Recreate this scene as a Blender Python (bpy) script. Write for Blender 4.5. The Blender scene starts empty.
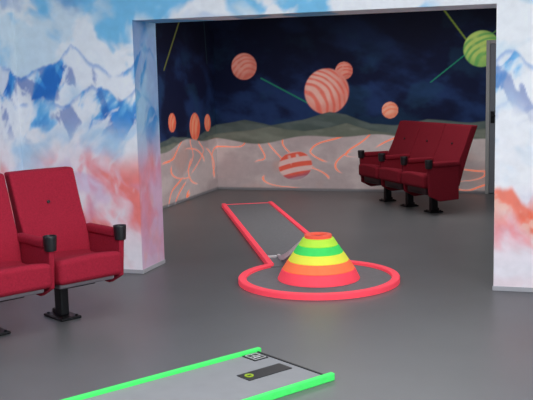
import bpy, bmesh, math, numpy as np
from mathutils import Vector, Matrix
sc=bpy.context.scene
col=sc.collection
sc.view_settings.view_transform='Standard'
D,T,XL,XR,H=6.873,.465,-3.316,-.365,2.16
L,E=-4.76,12.60
LW=-4.45      # front room left wall
HB,HF=2.9,3.2
# ---------------------------------------------------------------- materials
def lin(c):
    return tuple(((v/255)/12.92 if v/255<=.04045 else ((v/255+.055)/1.055)**2.4) for v in c)
def mat(name,rgb,rough=.6,spec=.4,var=.12,scale=40,bump=0,emit=0,metal=0,bscale=None):
    m=bpy.data.materials.new(name); m.use_nodes=True
    nt=m.node_tree; b=nt.nodes['Principled BSDF']
    tc=nt.nodes.new('ShaderNodeTexCoord')
    n=nt.nodes.new('ShaderNodeTexNoise'); n.inputs['Scale'].default_value=scale; n.inputs['Detail'].default_value=4
    nt.links.new(tc.outputs['Object'],n.inputs['Vector'])
    r=nt.nodes.new('ShaderNodeValToRGB')
    c=np.array(lin(rgb))
    r.color_ramp.elements[0].position=.3; r.color_ramp.elements[1].position=.7
    r.color_ramp.elements[0].color=(*np.clip(c*(1-var),0,1),1); r.color_ramp.elements[1].color=(*np.clip(c*(1+var),0,1),1)
    nt.links.new(n.outputs['Fac'],r.inputs['Fac']); nt.links.new(r.outputs['Color'],b.inputs['Base Color'])
    b.inputs['Roughness'].default_value=rough; b.inputs['Specular IOR Level'].default_value=spec; b.inputs['Metallic'].default_value=metal
    if emit:
        nt.links.new(r.outputs['Color'],b.inputs['Emission Color']); b.inputs['Emission Strength'].default_value=emit
    if bump:
        n2=nt.nodes.new('ShaderNodeTexNoise'); n2.inputs['Scale'].default_value=bscale or scale*4; n2.inputs['Detail'].default_value=3
        nt.links.new(tc.outputs['Object'],n2.inputs['Vector'])
        bp=nt.nodes.new('ShaderNodeBump'); bp.inputs['Strength'].default_value=bump; bp.inputs['Distance'].default_value=.005
        nt.links.new(n2.outputs['Fac'],bp.inputs['Height']); nt.links.new(bp.outputs['Normal'],b.inputs['Normal'])
    return m
def mural_mat(name):
    """painted wall; alpha of the paint attribute marks fluorescent pigment"""
    m=bpy.data.materials.new(name); m.use_nodes=True
    nt=m.node_tree; b=nt.nodes['Principled BSDF']
    a=nt.nodes.new('ShaderNodeAttribute'); a.attribute_name='paint'
    tc=nt.nodes.new('ShaderNodeTexCoord')
    n=nt.nodes.new('ShaderNodeTexNoise'); n.inputs['Scale'].default_value=14; n.inputs['Detail'].default_value=6
    nt.links.new(tc.outputs['Object'],n.inputs['Vector'])
    mr=nt.nodes.new('ShaderNodeMapRange'); mr.inputs['From Min'].default_value=.3; mr.inputs['From Max'].default_value=.7
    mr.inputs['To Min'].default_value=.95; mr.inputs['To Max'].default_value=1.04
    nt.links.new(n.outputs['Fac'],mr.inputs['Value'])
    vm=nt.nodes.new('ShaderNodeVectorMath'); vm.operation='SCALE'
    nt.links.new(a.outputs['Color'],vm.inputs[0]); nt.links.new(mr.outputs['Result'],vm.inputs['Scale'])
    nt.links.new(vm.outputs['Vector'],b.inputs['Base Color'])
    nt.links.new(vm.outputs['Vector'],b.inputs['Emission Color'])
    mu=nt.nodes.new('ShaderNodeMath');mu.operation='MULTIPLY';mu.inputs[1].default_value=.5
    nt.links.new(a.outputs['Alpha'],mu.inputs[0]);nt.links.new(mu.outputs[0],b.inputs['Emission Strength'])
    b.inputs['Roughness'].default_value=.75; b.inputs['Specular IOR Level'].default_value=.2
    return m
M_mural=mural_mat('mural_paint')
M_white=mat('wall_white',(205,208,212),.8,.2,.04,6)
M_ceil=mat('ceiling_paint',(215,217,220),.85,.2,.03,4)
M_skirt=mat('skirting_grey',(176,176,182),.6,.3,.03,8)
M_red=mat('red_fabric',(154,30,52),.88,.2,.16,90,.35,bscale=500)
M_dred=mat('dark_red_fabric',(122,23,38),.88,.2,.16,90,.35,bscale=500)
M_black=mat('black_plastic',(20,20,25),.45,.5,.1)
M_metal=mat('black_metal',(18,18,22),.5,.3,.1)
M_shell=mat('grey_shell',(128,118,126),.55,.4,.06)
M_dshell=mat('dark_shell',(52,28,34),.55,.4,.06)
M_lane=mat('grey_lane_felt',(122,122,125),.8,.2,.06,30,.2)
M_lane2=mat('pale_grey_lane',(138,139,142),.6,.3,.04,8)
M_pink=mat('fluorescent_red_paint',(246,74,92),.6,.2,.04,20,emit=.36)
M_orange=mat('fluorescent_orange_paint',(250,122,76),.6,.2,.04,20,emit=.34)
M_yellow=mat('fluorescent_yellow_paint',(230,232,78),.6,.2,.04,20,emit=.30)
M_lime=mat('fluorescent_lime_paint',(184,234,72),.6,.2,.04,20,emit=.30)
M_green=mat('fluorescent_green_paint',(70,220,102),.6,.2,.04,20,emit=.28)
M_dlime=mat('dull_lime_paint',(150,176,50),.6,.2,.04,20)
M_cap=mat('orange_red_paint',(248,98,76),.6,.2,.04,20,emit=.25)
M_wp=mat('white_plastic',(236,236,236),.5,.4,.03)
M_door=mat('door_frame_paint',(170,172,172),.5,.4,.03)
M_leaf=mat('door_leaf_paint',(120,126,134),.5,.4,.03)
# floor
M_floor=bpy.data.materials.new('grey_linoleum'); M_floor.use_nodes=True
nt=M_floor.node_tree; b=nt.nodes['Principled BSDF']
tc=nt.nodes.new('ShaderNodeTexCoord')
n=nt.nodes.new('ShaderNodeTexNoise'); n.inputs['Scale'].default_value=1.2; n.inputs['Detail'].default_value=8
n2=nt.nodes.new('ShaderNodeTexNoise'); n2.inputs['Scale'].default_value=120; n2.inputs['Detail'].default_value=2
for q in (n,n2): nt.links.new(tc.outputs['Object'],q.inputs['Vector'])
r=nt.nodes.new('ShaderNodeValToRGB'); r.color_ramp.elements[0].position=.3; r.color_ramp.elements[1].position=.7
r.color_ramp.elements[0].color=(*lin((95,96,98)),1); r.color_ramp.elements[1].color=(*lin((101,102,104)),1)
nt.links.new(n.outputs['Fac'],r.inputs['Fac'])
mx=nt.nodes.new('ShaderNodeMix'); mx.data_type='RGBA'; mx.blend_type='OVERLAY'; mx.inputs[0].default_value=.08
nt.links.new(r.outputs['Color'],mx.inputs[6]); nt.links.new(n2.outputs['Color'],mx.inputs[7])
nt.links.new(mx.outputs[2],b.inputs['Base Color'])
b.inputs['Roughness'].default_value=.38; b.inputs['Specular IOR Level'].default_value=.35

# ---------------------------------------------------------------- numpy noise
def hsh(ix,iy,seed):
    h=(ix.astype(np.int64)*374761393+iy.astype(np.int64)*668265263+seed*1442695041)&0x7fffffff
    h=((h^(h>>13))*1274126177)&0x7fffffff
    return ((h^(h>>16))&0xffff)/65535.
def vn(x,y,seed=0):
    ix=np.floor(x);iy=np.floor(y);fx=x-ix;fy=y-iy
    fx=fx*fx*(3-2*fx);fy=fy*fy*(3-2*fy)
    a=hsh(ix,iy,seed);b_=hsh(ix+1,iy,seed);c=hsh(ix,iy+1,seed);d=hsh(ix+1,iy+1,seed)
    return (a*(1-fx)+b_*fx)*(1-fy)+(c*(1-fx)+d*fx)*fy
def fbm(x,y,seed=0,o=5):
    """value noise octaves, each rotated so no lattice shows"""
    s=0;a=.5;t=0
    for i in range(o):
        th=.6+i*1.1;cx,sx_=math.cos(th),math.sin(th)
        X_=(x*cx-y*sx_)*2**i+i*17.3;Y_=(x*sx_+y*cx)*2**i+i*9.1
        s=s+a*vn(X_,Y_,seed+i);t+=a;a*=.5
    return s/t
def ss(a,b_,x):
    t=np.clip((x-a)/(b_-a),0,1);return t*t*(3-2*t)
def C(*c): return np.array(lin(c))[None,:]
def mixc(a,b_,t): return a*(1-t[:,None])+b_*t[:,None]

def paint_day(s,z):
    """watercolour alpine mural, s along the wall, z height"""
    w1=fbm(s*1.3,z*1.3,3,4)-.5; w2=fbm(s*1.3+5,z*1.3,7,4)-.5
    sx=s+.6*w1; zz=z+.6*w2
    one=0*s[:,None]
    sky=mixc(C(224,240,250)+one,C(130,204,244),ss(.40,.60,fbm(sx*1.6,zz*2.4,11,5)))
    sky=mixc(sky,C(246,250,254),ss(.50,.62,fbm(sx*2.0+9,zz*2.6,21,5)))
    sky=mixc(sky,C(112,162,216),ss(.54,.68,fbm(sx*1.5+29,zz*2.2,23,5))*ss(1.95,2.3,z)*.6)
    c=sky
    soft=mixc(C(246,249,254)+one,C(172,216,246),ss(.44,.62,fbm(sx*2.4,zz*2.6,61,5)))
    def ridge(xs,hs,sd,amp,c,k):
        rd=np.interp(s+.06*w2,xs,hs)+amp*(fbm(s*5,s*0+sd,sd,5)-.5)+.05*w1
        dep=rd-z
        m=ss(0,.028,dep)
        d2=np.clip(dep,0,1)
        f=fbm(s*4.6+1.6*d2+.9*w1,z*2.6+.8*w2,sd+1,5)
        g=fbm(s*8-3*d2+w2,z*3.6+w1,sd+2,5)
        h=fbm(s*7+4*d2+w2,z*3,sd+4,5)
        mc=mixc(C(246,250,255)+one,C(120,198,246),ss(.41,.53,f))
        mc=mixc(mc,C(56,144,224),ss(.49,.60,f)*.9)
        mc=mixc(mc,C(34,98,190),ss(.54,.64,g)*.65)
        mc=mixc(mc,C(246,250,255),ss(.56,.65,h)*.85)
        mc=mixc(mc,C(76,150,222),(1-ss(.0,.05,np.abs(dep-.02)))*.6*ss(.35,.55,g+.1))
        mc=mixc(mc,soft,ss(.24,.50,dep+.2*w1)*.8)
        return mixc(c,mc,m*k)
    c=ridge([-9,-4.9,-4.4,-4.12,-3.9,-3.72,-3.5,-3.3,-3.0,-2.6,-1,-.37,-.24,-.05,.4,3],[1.7,1.9,1.76,1.84,2.02,1.86,1.74,1.86,1.95,1.6,1.7,1.74,1.84,1.70,1.6,1.8],31,.2,c,np.where(s>-.5,.9,1.0))
    c=ridge([-9,-4.8,-4.45,-4.2,-3.95,-3.7,-3.45,-3.3,-3.1,-2.8,-1,-.37,-.25,-.1,.2,3],[1.3,1.62,1.48,1.60,1.50,1.64,1.50,1.62,1.5,1.3,1.4,1.42,1.5,1.42,1.5,1.4],41,.2,c,np.where(s>-.5,.3,.95))
    # white haze below the peaks
    c=mixc(c,soft,ss(1.36,1.10,z+.3*w1)*.8)
    c=mixc(c,C(248,249,253),ss(1.3,1.0,z)*np.where(s>-.5,.8,.25))
    # pink water-colour valley, broad diagonal washes
    pe=.98+.4*w1+.08*np.sin(s*6)
    pe=np.where(s>-.5,pe-.2,pe)
    pm=ss(-.15,.22,pe-z)
    f=fbm((sx+z*.6)*4.0,(z-s*.5)*2.2,71,5)
    g=fbm((sx-z*.5)*4.6,(z+s*.6)*2.3,73,5)
    pc=mixc(C(252,230,238)+one,C(252,178,188),ss(.36,.53,f))
    pc=mixc(pc,C(253,130,120),ss(.49,.64,f)*.85)
    pc=mixc(pc,C(250,244,252),ss(.49,.62,g)*.85)
    pc=mixc(pc,C(214,182,228),ss(.54,.70,fbm(sx*2.4+33,zz*2.4,91,4))*.45)
    c=mixc(c,pc,pm)
    # red-orange mounds on the pier beside the doorway
    mh=.72+.09*np.sin((s+.37)*9+1.2)+.14*(fbm(s*9,s*0,111,4)-.5)
    mo=ss(0,.06,mh-z)*(1-ss(.14,.32,mh-z))*ss(-.45,-.36,s)
    c=mixc(c,mixc(C(255,118,84)+one,C(255,196,178),ss(.46,.62,fbm(s*8,z*7,113,4))),mo*.88)
    lo=ss(.46,.14,z+.3*w2)
    c=mixc(c,mixc(C(246,244,252)+one,C(240,204,216),ss(.5,.64,fbm(sx*3+50,zz*4,99,4))),lo*.85)
    return np.clip(c,0,1)

def seg(s,z,a,b_,w):
    a=np.array(a);b_=np.array(b_);d=b_-a;l2=d@d
    t=np.clip(((s-a[0])*d[0]+(z-a[1])*d[1])/l2,0,1)
    dist=np.hypot(s-a[0]-t*d[0],z-a[1]-t*d[1])
    return 1-ss(w*.5,w,dist)
def paint_night(s,z):
    """s = x on the far wall; on the side wall s = L-(E-y)"""
    one=0*s[:,None]
    glow=[s*0]
    def G(m,k): glow[0]=glow[0]*(1-m)+k*m
    c=mixc(C(22,32,68)+one,C(42,68,120),ss(.42,.66,fbm(s*1.5+z*.6,z*2.4,5)))
    c=mixc(c,C(46,92,126),ss(.55,.70,fbm(s*2.0+7,z*2.8,8))*.3)
    c=mixc(c,C(14,18,36),ss(1.5,2.5,z+.6*(fbm(s*1.5,z*1.5,6)-.5))*.8)
    gl=C(50,168,130)
    for a,b_,w,k in (((-4.03,1.66),(-3.25,1.25),.014,gl),((-1.42,2.6),(-.98,2.0),.014,C(170,200,80)),((-1.0,1.98),(-1.55,1.55),.012,gl),((-1.0,1.98),(-.3,2.5),.012,C(110,170,90)),
                 ((L-(E-11.45),2.6),(L-(E-10.75),1.8),.022,C(140,150,80)),((L-(E-12.2),2.75),(L-.3,1.9),.02,C(50,80,90))):
        c=mixc(c,k,seg(s,z,a,b_,w)*.85)
    def planet(c,cx,cz,r,light,dark,ang,fr,ecc=1.0):
        dx=(s-cx)/r;dz=(z-cz)/(r*ecc);d=np.hypot(dx,dz)
        m=1-ss(.95,1.02,d)
        u=dx*math.cos(ang)+dz*math.sin(ang);v=-dx*math.sin(ang)+dz*math.cos(ang)
        sd=int(abs(cx)*10)+100
        f=np.sin((v+.45*u*u+.3*(fbm(u*1.2+cx,v*1.2,sd,2)-.5)+.25*v*v)*fr)
        pc=mixc(C(*light)+one,C(*dark),ss(-.5,1.0,f)*(.3+.6*ss(.3,.5,fbm(u*2+cx,v*2+4,sd+7,3)+.05)))
        pc=mixc(pc,C(*dark)*.85,ss(.5,1.05,np.hypot(dx+.25,dz-.2))*.6)
        G(m,.42)
        return mixc(c,pc,m)
    OR=(240,114,96);PL=(246,190,176)
    c=planet(c,-4.29,1.84,.20,(236,160,144),(226,118,102),.3,17)
    c=planet(c,-2.78,1.74,.13,(240,160,142),(228,108,92),.2,14)
    c=planet(c,-3.04,1.45,.335,PL,OR,-.9,21)
    c=planet(c,-2.12,1.17,.12,(252,178,150),(246,134,104),.2,11)
    c=planet(c,-.86,1.99,.25,(196,220,120),(108,184,100),.5,16)
    # hills
    hx=[-9,-7,-6.4,-5.6,-5.1,-4.76,-4.3,-3.9,-3.4,-3.0,-2.75,-2.4,-2.05,-1.6,-1.0,0,2.6]
    h1=[.9,.86,.92,.84,.95,.99,1.06,.99,1.05,1.16,1.13,.99,.97,1.05,1.0,1.1,1.0]
    h2=[.8,.8,.84,.78,.84,.86,.9,.96,.88,.94,1.0,.9,.84,.92,.9,.95,.9]
    for hs,sd,k1,k2 in ((h1,15,(116,132,128),(98,114,110)),(h2,17,(154,162,148),(132,142,128))):
        rd=np.interp(s,hx,hs)+.03*(fbm(s*3,s*0+sd,sd,3)-.5)
        hc=mixc(C(*k1)+one,C(*k2),ss(.35,.65,fbm(s*2.5+z*3,z*7,sd,3)))
        hc=mixc(hc,C(*k2)*.8,(1-ss(0,.04,rd-z))*.5)
        c=mixc(c,hc,ss(0,.02,rd-z)); G(ss(0,.02,rd-z),0)
    for (y,zz,r) in ((11.75,1.0,.20),(10.95,1.1,.13),(12.25,1.03,.13)):
        c=planet(c,L-(E-y),zz,r,(250,156,122),(246,104,78),1.2,9)
    # sand
    sd=.78+.05*np.sin(s*2.1+1)+.03*np.sin(s*5)
    sm=ss(0,.02,sd-z)
    sand=mixc(C(246,232,230)+one,C(224,208,208),ss(.4,.65,fbm(s*1.5,z*3,23)))
    Q=lambda s_,z_:fbm(s_*.5+3,z_*1.3+.25*np.sin(s_*1.6),25,2)*11
    q=Q(s,z);e_=.01
    gr=np.hypot((Q(s+e_,z)-q)/e_,(Q(s,z+e_)-q)/e_)
    dist=np.abs(q-np.floor(q)-.5)/np.maximum(gr,1.2)
    w_=.012+.010*fbm(s*3,z*3,29,2)
    lm=(1-ss(.3,1,dist/w_))*ss(.38,.48,fbm(s*1.2,z*2.0+9,27,2))
    tot=lm*.95
    for cx,cz,rx,rz,ph in ((-3.53,.2,.50,.16,0),(-2.5,.40,.42,.2,2),(-5.4,.42,.5,.26,1),(-1.2,.3,.4,.14,3),(-5.9,.5,.6,.2,0)):
        e=np.hypot((s-cx)/rx,(z-cz)/rz); an=np.arctan2((z-cz)/rz,(s-cx)/rx)
        gap=ss(-.5,.2,np.sin(an*2+ph))
        tot=np.maximum(tot,(1-ss(.02,.05,np.abs(e-1+.05*np.sin(an*3))))*.9*gap)
    G(sm,.0)
    sand=mixc(sand,C(255,184,160),ss(.54,.7,fbm(s*1.3+4,z*2,33,3))*.3)
    sand=mixc(sand,C(255,116,64),tot)
    c=mixc(c,sand,sm);G(sm*tot,1.0)
    dx=(s+3.53);dz=z-.37;u=dx*.97+dz*.2;v=-dx*.2+dz*.97
    e=np.hypot(u/.26,v/.21)
    bc=mixc(C(236,200,194)+one,C(240,104,84),ss(-.4,.4,np.sin(v*44+14*u*u+1))*ss(.26,.4,fbm(u*9,v*5,305,2)+.1))
    bc=mixc(bc,C(128,92,128),ss(.04,.12,-v-.06+.5*u*u)*.6)
    m=1-ss(.96,1.02,e)
    c=mixc(c,bc,m);G(m,.35)
    c=mixc(c,C(150,150,154),1-ss(0.02,.05,z))
    return np.concatenate([np.clip(c,0,1),glow[0][:,None]],1)

# ---------------------------------------------------------------- mesh helpers
def grid_wall(name,patches,mats,step):
    """patches: (origin,uvec,vvec,paintfn or None, mat index)"""
    V=[];F=[];MI=[];COL=[];n0=0
    for (o,u,v,fn,mi) in patches:
        o=np.array(o,float);u=np.array(u,float);v=np.array(v,float)
        st=step if fn else 1.0
        nu=max(1,int(round(np.linalg.norm(u)/st)));nv=max(1,int(round(np.linalg.norm(v)/st)))
        a,b2=np.meshgrid(np.linspace(0,1,nu+1),np.linspace(0,1,nv+1))
        P=o+a.ravel()[:,None]*u+b2.ravel()[:,None]*v
        V.append(P)
        i=np.arange(nu);j=np.arange(nv);I,J=np.meshgrid(i,j)
        q=(J*(nu+1)+I).ravel()+n0
        F.append(np.stack([q,q+1,q+nu+2,q+nu+1],1)); MI.append(np.full(len(q),mi))
        cc=fn(P) if fn else np.full((len(P),3),.6)
        if cc.shape[1]==3: cc=np.concatenate([cc,np.zeros((len(cc),1))],1)
        COL.append(cc); n0+=len(P)
    V=np.concatenate(V);F=np.concatenate(F);MI=np.concatenate(MI);COL=np.concatenate(COL)
    me=bpy.data.meshes.new(name)
    me.vertices.add(len(V));me.vertices.foreach_set('co',V.ravel())
    me.loops.add(len(F)*4);me.loops.foreach_set('vertex_index',F.ravel().astype(np.int32))
    me.polygons.add(len(F));me.polygons.foreach_set('loop_start',np.arange(len(F))*4)
    me.polygons.foreach_set('loop_total',np.full(len(F),4)); 
    for m in mats: me.materials.append(m)
    me.polygons.foreach_set('material_index',MI.astype(np.int32))
    me.update(calc_edges=True)
    at=me.color_attributes.new('paint','FLOAT_COLOR','POINT')
    at.data.foreach_set('color',COL.ravel().astype(np.float32))
    ob=bpy.data.objects.new(name,me);col.objects.link(ob);ob['kind']='structure';return ob

def add(name,bm,m,parent=None,smooth=True,loc=(0,0,0)):
    me=bpy.data.meshes.new(name);bm.normal_update();bm.to_mesh(me);bm.free()
    for x in (m if isinstance(m,(list,tuple)) else [m]): me.materials.append(x)
    if smooth:
        for p in me.polygons:p.use_smooth=True
    ob=bpy.data.objects.new(name,me);col.objects.link(ob);ob.location=loc
    if smooth:
        md=ob.modifiers.new('wn','WEIGHTED_NORMAL');md.keep_sharp=True
    if parent: ob.parent=parent
    return ob
def box(bm,lo,hi,bev=0,seg_=3,xf=None,cuts=None,deform=None):
    t=bmesh.new();bmesh.ops.create_cube(t,size=1)
    lo=Vector(lo);hi=Vector(hi)
    for v in t.verts: v.co=Vector([(lo[i]+hi[i])/2+v.co[i]*(hi[i]-lo[i]) for i in range(3)])
    if bev: bmesh.ops.bevel(t,geom=t.edges[:],offset=bev,segments=seg_,profile=.5,affect='EDGES')
    if cuts:
        for ax,k in cuts:
            for i in range(1,k):
                p=Vector((0,0,0));p[ax]=lo[ax]+(hi[ax]-lo[ax])*i/k
                nn=Vector((0,0,0));nn[ax]=1
                bmesh.ops.bisect_plane(t,geom=t.verts[:]+t.edges[:]+t.faces[:],plane_co=p,plane_no=nn)
    if deform:
        for v in t.verts: v.co=deform(v.co)
    if xf:
        for v in t.verts: v.co=xf@v.co
    me=bpy.data.meshes.new('t');t.to_mesh(me);t.free();bm.from_mesh(me);bpy.data.meshes.remove(me)
def cyl(bm,r1,r2,z0,z1,n=32,cx=0,cy=0):
    t=bmesh.new();bmesh.ops.create_cone(t,cap_ends=True,segments=n,radius1=r1,radius2=r2,depth=z1-z0)
    for v in t.verts:v.co+=Vector((cx,cy,(z0+z1)/2))
    me=bpy.data.meshes.new('t');t.to_mesh(me);t.free();bm.from_mesh(me);bpy.data.meshes.remove(me)
def lathe(bm,prof,n=64,a0=0,a1=2*math.pi,closed_prof=True):
    full=abs(a1-a0-2*math.pi)<1e-6
    k=n if full else n+1
    rings=[]
    for i in range(k):
        a=a0+(a1-a0)*i/n
        rings.append([bm.verts.new((r*math.cos(a),r*math.sin(a),z)) for r,z in prof])
    m=len(prof);pr=m if closed_prof else m-1
    for i in range(n):
        A=rings[i];B=rings[(i+1)%k]
        for j in range(pr):
            bm.faces.new((A[j],B[j],B[(j+1)%m],A[(j+1)%m]))
    if not full and closed_prof:
        bm.faces.new(rings[0]);bm.faces.new(rings[-1][::-1])
    bmesh.ops.recalc_face_normals(bm,faces=bm.faces[:])

# ---------------------------------------------------------------- room shell
day_f=lambda P:paint_day(P[:,0],P[:,2])
def jambL(P):
    c=paint_day(XL+(P[:,1]-D),P[:,2]); t=ss(.85,1.35,P[:,2]+.25*(fbm(P[:,1]*5,P[:,2]*3,203,3)-.5))
    f=ss(.35,.65,fbm(P[:,1]*4+2,P[:,2]*2.2,201,4))
    up_=mixc(C(60,140,216)+0*c,C(132,200,242),f)
    dn=mixc(C(240,140,140)+0*c,C(222,174,210),f)
    return c*.3+.7*mixc(dn,up_,t)*.95
jambR=lambda P:paint_day(XR-(P[:,1]-D),P[:,2])
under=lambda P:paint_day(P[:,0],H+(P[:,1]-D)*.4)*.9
X1=2.6
grid_wall('wall_front',[
 ((LW,D,0),(XL-LW,0,0),(0,0,HF),day_f,0),
 ((XL,D,H),(XR-XL,0,0),(0,0,HF-H),day_f,0),
 ((XR,D,0),(X1-XR,0,0),(0,0,HF),day_f,0),
 ((XL,D,0),(0,T,0),(0,0,H),jambL,0),
 ((XR,D+T,0),(0,-T,0),(0,0,H),jambR,0),
 ((XL,D+T,H),(XR-XL,0,0),(0,-T,0),under,0),
 ((XL,D+T,0),(L-XL,0,0),(0,0,HB),None,1),
 ((XR,D+T,H),(XL-XR,0,0),(0,0,HB-H),None,1),
 ((X1,D+T,0),(XR-X1,0,0),(0,0,HB),None,1),
],[M_mural,M_white],.010)
grid_wall('wall_left',[((LW,-2,0),(0,D+2,0),(0,0,HF),lambda P:paint_day(LW-(D-P[:,1]),P[:,2]),0)],[M_mural],.02)
grid_wall('wall_right',[((X1,D,0),(0,-2-D,0),(0,0,HF),None,0)],[M_white],1)
grid_wall('wall_rear',[((X1,-2,0),(LW-X1,0,0),(0,0,HF),None,0)],[M_white],1)
grid_wall('wall_far',[((L,E,0),(X1-L,0,0),(0,0,HB),lambda P:paint_night(P[:,0],P[:,2]),0)],[M_mural],.011)
grid_wall('wall_far_left',[((L,D+T,0),(0,E-D-T,0),(0,0,HB),lambda P:paint_night(L-(E-P[:,1]),P[:,2]),0)],[M_mural],.014)
grid_wall('wall_far_right',[((X1,E,0),(0,D+T-E,0),(0,0,HB),None,0)],[M_white],1)
grid_wall('floor',[((L-.3,-2.2,0),(X1+.3-L+.3,0,0),(0,E+2.6,0),None,0)],[M_floor],1)
ce=grid_wall('ceiling',[((L-.3,D+T,HB),(0,E-D-T+.2,0),(X1-L+.6,0,0),None,0),((LW-.1,-2.1,HF),(0,D+2.2,0),(X1-LW+.2,0,0),None,0)],[M_ceil],1)
for nm,lo,hi in (('baseboard_left',(LW,D-.008,0),(XL+.008,D,.035)),('baseboard_right',(XR-.008,D-.008,0),(X1,D,.035)),('baseboard_inner',(XL,D,0),(XL+.008,D+T,.035))):
    bm=bmesh.new();box(bm,lo,hi,.002,1);o=add(nm,bm,M_skirt,smooth=False);o['kind']='structure'
# door in the far wall
bm=bmesh.new();box(bm,(-.745,E-.045,.01),(.14,E-.005,2.05),.004,2)
dr=add('door_1',bm,M_leaf,smooth=False);dr['kind']='structure'
bm=bmesh.new()
for a,b_ in (((-.795,E-.06,0),(-.745,E-.002,2.1)),((.14,E-.06,0),(.19,E-.002,2.1)),((-.745,E-.06,2.05),(.14,E-.002,2.1))): box(bm,a,b_,.006,2)
fr=add('trim_1',bm,M_door,smooth=False);fr['kind']='structure'
bm=bmesh.new();box(bm,(-.73,E-.056,.98),(-.68,E-.045,1.14),.003,2);box(bm,(-.72,E-.09,1.07),(-.60,E-.072,1.09),.006,2);box(bm,(-.715,E-.08,1.07),(-.695,E-.05,1.09))
hd=add('door_handle',bm,M_metal,dr,smooth=False)

# ---------------------------------------------------------------- cinema seat
PITCH=.543
def make_chair(name,loc,face,m,near=True,far=True,O=.17,pitch=.543,gap=.016,low=0,shell=None,lean=.16,tight=False):
    root=bpy.data.objects.new(name,None);col.objects.link(root);root.empty_display_size=.2
    root.location=(loc[0],loc[1],0);root.rotation_euler=(0,0,math.atan2(face[1],face[0]))
    SH=Vector((O,0,0)); bw=pitch/2-gap
    def addp(n_,bm,m_,par):
        for v in bm.verts: v.co+=SH
        return add(n_,bm,m_,par)
    # pedestal
    bm=bmesh.new();fx=.09 if tight else .13
    box(bm,(-fx,-.08,0),(fx,.08,.018),.007,2)
    box(bm,(-.045,-.035,.016),(.045,.035,.29),.012,2);box(bm,(-fx+.02,-.02,.016),(-.045,.02,.05),.006,1)
    box(bm,(-.1,-.14,.255),(.24,.14,.288),.008,2)
    for x,y in ((-fx+.03,-.055),(-fx+.03,.055),(fx-.03,-.055),(fx-.03,.055)): cyl(bm,.01,.01,.018,.027,10,x,y)
    add('pedestal',bm,M_metal,root)
    # seat shell
    bm=bmesh.new()
    def dsh(v): return Vector((v.x,v.y,v.z+max(0,v.x)*.10))
    box(bm,(-.22,-.215,.275-low*.7),(.2,.215,.312),.013,3,deform=dsh)
    addp('seat_shell',bm,shell or M_shell,root)['label']='moulded seat underside'
    # cushion
    bm=bmesh.new()
    def dc(v):
        z=v.z+max(0,v.x)*.10
        if v.z>.42: z+=.012*(1-(v.y/.23)**2)-.02*math.exp(-((v.x+.05)/.15)**2)
        return Vector((v.x,v.y,z))
    box(bm,(-.24,-pitch/2+.025,.306),(.268,pitch/2-.025,.472),.036,5,cuts=[(0,8),(1,8)],deform=dc)
    addp('seat',bm,m,root)
    # back
    bm=bmesh.new()
    def bend(h): return -lean*h-.04*h*h
    def db(v):
        h=(v.z-.40)/.64
        x=v.x+bend(h)+ (.006 if tight else .02)*(v.y/.26)**2
        if v.x>-.2: x+=.025*math.exp(-((h-.3)/.2)**2)
        y=v.y if tight else v.y*(.98+.02*h)
        return Vector((x,y,v.z))
    box(bm,(-.255,-bw,.40-low),(-.160,bw,1.045),.014 if tight else .02,4,cuts=[(1,10),(2,10)],deform=db)
    addp('backrest',bm,m,root)
    bm=bmesh.new()
    box(bm,(-.283,-.22,.33),(-.254,.22,.96),.012,2,cuts=[(2,8)],deform=lambda v:Vector((v.x+bend((v.z-.40)/.64),v.y,v.z)))
    addp('back_shell',bm,shell or M_black,root)
    bm=bmesh.new();cyl(bm,.012,.010,0,.012,16)
    bt=add('button',bm,M_black,root);h=(.82-.4)/.64
    bt.location=(O-.158+bend(h),0,.82);bt.rotation_euler=(0,math.radians(73),0)
    for side,on in ((-1,near),(1,far)):
        if not on: continue
        y=side*pitch/2
        bm=bmesh.new()
        pts=[(-.20,.25-low),(.06,.24-low),(.20,.31-low),(.225,.575),(-.20,.60)]
        v0=[bm.verts.new((px,y-.021,pz)) for px,pz in pts];v1=[bm.verts.new((px,y+.021,pz)) for px,pz in pts]
        bm.faces.new(v0);bm.faces.new(v1[::-1])
        for i in range(5): bm.faces.new((v0[i],v1[i],v1[(i+1)%5],v0[(i+1)%5]))
        bmesh.ops.recalc_face_normals(bm,faces=bm.faces[:])
        bmesh.ops.bevel(bm,geom=bm.edges[:],offset=.01,segments=3,profile=.5,affect='EDGES')
        box(bm,(-.22,y-.033,.575),(.16,y+.033,.642),.024,4)
        ar=addp('armrest',bm,m,root)
        bm=bmesh.new()
        prof=[(.034,.565),(.040,.57),(.045,.655),(.045,.667),(.038,.667),(.036,.60),(.0005,.595)]
        lathe(bm,[(.0005,.565)]+prof,28,closed_prof=False)
        for v in bm.verts:v.co+=Vector((.203,y,0))
        addp('cup_holder',bm,M_black,ar)['label']='round black plastic cup holder'
    return root
def chair_meta(o,label,grp): o['label']=label;o['category']='chair';o['group']=grp
fA=(.870,-.494);rA=(.494,.870)
pA=(-3.275,5.45)
A=make_chair('cinema_chair',pA,fA,M_red,near=False)
B=make_chair('cinema_chair',(pA[0]-PITCH*rA[0],pA[1]-PITCH*rA[1]),fA,M_red)
chair_meta(A,'red upholstered cinema chair beside the painted doorway pier','red cinema chairs by the alpine mural')
chair_meta(B,'red upholstered cinema chair with black cup holders, at row end','red cinema chairs by the alpine mural')
fC=(-.78,-.62);rC=(.62,-.78)
for i in range(3):
    P=.575*i
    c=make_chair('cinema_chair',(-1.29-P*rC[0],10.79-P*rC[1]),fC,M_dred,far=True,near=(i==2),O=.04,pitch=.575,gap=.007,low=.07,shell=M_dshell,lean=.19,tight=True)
    chair_meta(c,'dark red upholstered cinema chair with black cup holder by space mural','dark red cinema chairs by the space mural')

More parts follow.
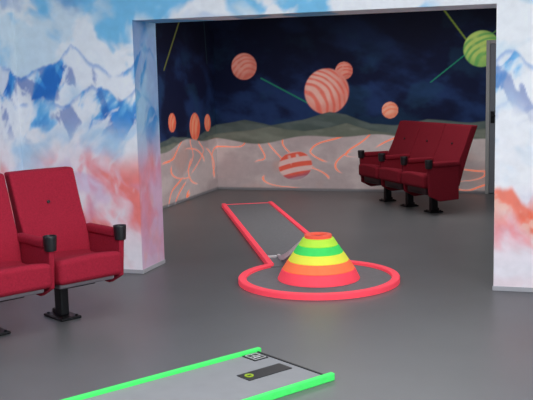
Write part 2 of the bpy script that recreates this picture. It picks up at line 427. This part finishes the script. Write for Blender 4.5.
# ---------------------------------------------------------------- saucer golf hole
g=bpy.data.objects.new('miniature_golf_hole',None);col.objects.link(g)
g.location=(-1.76,6.93,0);ax=math.atan2(.897,-.441);g.rotation_euler=(0,0,ax)   # local +x runs up the lane
g['label']='grey miniature golf lane with red border, rainbow cone in round end';g['category']='mini golf hole'
LEN=4.48;HW=.335;R=.66
bm=bmesh.new();box(bm,(.5,-HW+.02,0),(LEN-.01,HW-.02,.03),.002,1);add('lane_surface',bm,M_lane,g,False)
bm=bmesh.new();cyl(bm,R-.03,R-.03,0,.02,72);add('round_surface',bm,M_lane,g,False)
xs=math.sqrt(R*R-HW*HW)-.02
for lo,hi in (((xs,HW-.052,0),(LEN,HW,.048)),((xs,-HW,0),(LEN,-HW+.052,.048)),((LEN-.016,-HW+.052,0),(LEN,HW-.052,.036))):
    bm=bmesh.new();box(bm,lo,hi,.005,2)
    add('lane_border',bm,M_pink,g,False)['label']='fluorescent red wooden border'
bm=bmesh.new();a=math.asin(HW/R)-.02
lathe(bm,[(R-.065,0),(R,0),(R,.038),(R-.006,.044),(R-.059,.044),(R-.065,.038)],80,a,2*math.pi-a)
add('round_border',bm,M_pink,g,False)['label']='fluorescent red curved border'
cone=bpy.data.objects.new('cone',None);col.objects.link(cone);cone.parent=g
cone['label']='stepped cone in fluorescent rainbow bands'
zs=[.02,.105,.175,.240,.300,.360];rs=[.335,.292,.245,.200,.158,.118]
for i,m in enumerate((M_pink,M_orange,M_yellow,M_green,M_lime)):
    bm=bmesh.new();r0,r1=rs[i],rs[i+1]+.010
    lathe(bm,[(.0005,zs[i]),(r0,zs[i]),(r0+.002,zs[i]+.006),(r1,zs[i+1]-.004),(r1-.005,zs[i+1]),(.0005,zs[i+1])],64,closed_prof=False)
    add('cone_band',bm,m,cone,False)
bm=bmesh.new();lathe(bm,[(.06,.360),(.112,.360),(.112,.382),(.108,.386),(.07,.386),(.06,.376)],48)
add('top_rim',bm,M_cap,cone,False)
bm=bmesh.new();cyl(bm,.06,.06,.358,.366,32);add('hole',bm,M_dshell,cone,False)
# ramp, entering from one side of the lane and curving up the cone
N=24
def rp(t):
    x=.90-.80*t; z=.038+.343*t**1.75; return x,.125*(1-t)**.8+.03*math.sin(math.pi*t),z,.060-.012*t
def sweep(rowf):
    bm=bmesh.new();prev=None
    for i in range(N+1):
        row=[bm.verts.new(p_) for p_ in rowf(i/N)]
        if prev:
            for j in range(4): bm.faces.new((prev[j],row[j],row[(j+1)%4],prev[(j+1)%4]))
        else: bm.faces.new(row)
        prev=row
    bm.faces.new(prev[::-1]);bmesh.ops.recalc_face_normals(bm,faces=bm.faces[:]);return bm
def rf(t):
    x,yc,z,w_=rp(t);return [(x,yc+y,zz) for y,zz in ((-w_,.03),(w_,.03),(w_,z),(-w_,z))]
add('ramp',sweep(rf),M_lane2,g,False)['label']='pale curved ramp climbing the cone'
for s_ in (-1,1):
    def rr(t):
        x,yc,z,w_=rp(t);hh=.002+.018*(1-t**3);return [(x,yc+s_*w_+dy,dz) for dy,dz in ((-.010,max(.03,z-.03)),(.010,max(.03,z-.03)),(.010,z+hh),(-.010,z+hh))]
    add('ramp_rail',sweep(rr),M_wp,g,False)['label']='thin white side rail'
for y0,y1 in ((.20,HW-.052),(-HW+.052,.05)):
    bm=bmesh.new();box(bm,(.875,y0,.025),(.905,y1,.048),.004,2)
    add('lane_barrier',bm,M_wp,g,False)['label']='low white cross bar'
# ---------------------------------------------------------------- green golf lane
k=bpy.data.objects.new('miniature_golf_hole',None);col.objects.link(k)
dr_=Vector((-.545,-.838,0)).normalized();pw=Vector((.838,-.545,0)).normalized()
k.location=(-1.66+pw.x*.335,4.93+pw.y*.335,0);k.rotation_euler=(0,0,math.atan2(dr_.y,dr_.x))  # local +y = pw
k['label']='pale grey miniature golf lane with fluorescent green border strips';k['category']='mini golf hole'
W2=.335;LN=2.9
bm=bmesh.new();box(bm,(0,-W2+.01,0),(LN,W2-.01,.022),.003,1);add('lane_surface',bm,M_lane2,k,False)
for s_ in (-1,1):
    bm=bmesh.new();y0,y1=sorted((s_*(W2-.032),s_*W2));box(bm,(-.03,y0,0),(LN,y1,.042),.005,2);add('lane_border',bm,M_green,k,False)
bm=bmesh.new();box(bm,(-.008,-W2+.032,.0),(.008,W2-.032,.027),.003,1);add('end_bar',bm,M_black,k,False)['label']='thin black end bar'
bm=bmesh.new();box(bm,(.05,-.045,.02),(.36,.07,.026),.001,1);add('hole_plate',bm,M_black,k,False)['label']='flat black rubber plate'
bm=bmesh.new();lathe(bm,[(.014,.026),(.026,.026),(.026,.03),(.014,.03)],28)
for v in bm.verts:v.co+=Vector((.315,.01,0))
add('hole_ring',bm,M_dlime,k,False)
# small printed plate
bm=bmesh.new();box(bm,(.022,-.295,.02),(.125,-.175,.027),.001,1);sg=add('marker_plate',bm,M_black,k,False);sg['label']='small black plate with white marks'
bm=bmesh.new()
for (x0,x1,y0,y1) in ((.032,.035,-.285,-.185),(.11,.113,-.285,-.185),(.035,.11,-.285,-.282),(.035,.11,-.188,-.185),(.035,.11,-.24,-.237),(.07,.073,-.28,-.24),(.05,.10,-.22,-.213)):
    box(bm,(x0,y0,.0268),(x1,y1,.028))
add('plate_marks',bm,M_wp,sg,False)

# ---------------------------------------------------------------- lights
def area(name,loc,size,e,colr=(1,1,1),rot=(0,0,0),sy=None):
    l=bpy.data.lights.new(name,'AREA');l.energy=e;l.color=colr;l.size=size
    if sy:l.shape='RECTANGLE';l.size_y=sy
    o=bpy.data.objects.new(name,l);o.location=loc;o.rotation_euler=rot;col.objects.link(o)
area('lamp_front',(-1.2,3.0,3.15),3.0,132,(1,1,1),sy=3)
area('fill_side',(2.5,2.0,1.8),2.4,215,(.94,.97,1),(0,math.radians(84),math.radians(-14)),sy=1.8)  # added fill from the right to brighten the mural walls; no window there
area('lamp_back',(-1.8,9.8,2.85),3.2,76,(1,.98,.98),sy=2.6)
w=bpy.data.worlds.new('w');sc.world=w;w.use_nodes=True
w.node_tree.nodes['Background'].inputs[0].default_value=(.6,.65,.75,1);w.node_tree.nodes['Background'].inputs[1].default_value=.15
# ---------------------------------------------------------------- camera
cam=bpy.data.cameras.new('cam');cam.sensor_width=36;cam.lens=888.2*36/533
co=bpy.data.objects.new('cam',cam);col.objects.link(co);sc.camera=co
p,r,yaw=.1355,.0234,.3066
right=Vector((math.cos(yaw),math.sin(yaw),0));fwd=Vector((-math.sin(yaw)*math.cos(p),math.cos(yaw)*math.cos(p),-math.sin(p)));up=right.cross(fwd)
X=right*math.cos(r)-up*math.sin(r);Y=right*math.sin(r)+up*math.cos(r);Z=-fwd
mt=Matrix((X,Y,Z)).transposed().to_4x4();mt.translation=(0,0,1.65);co.matrix_world=mt
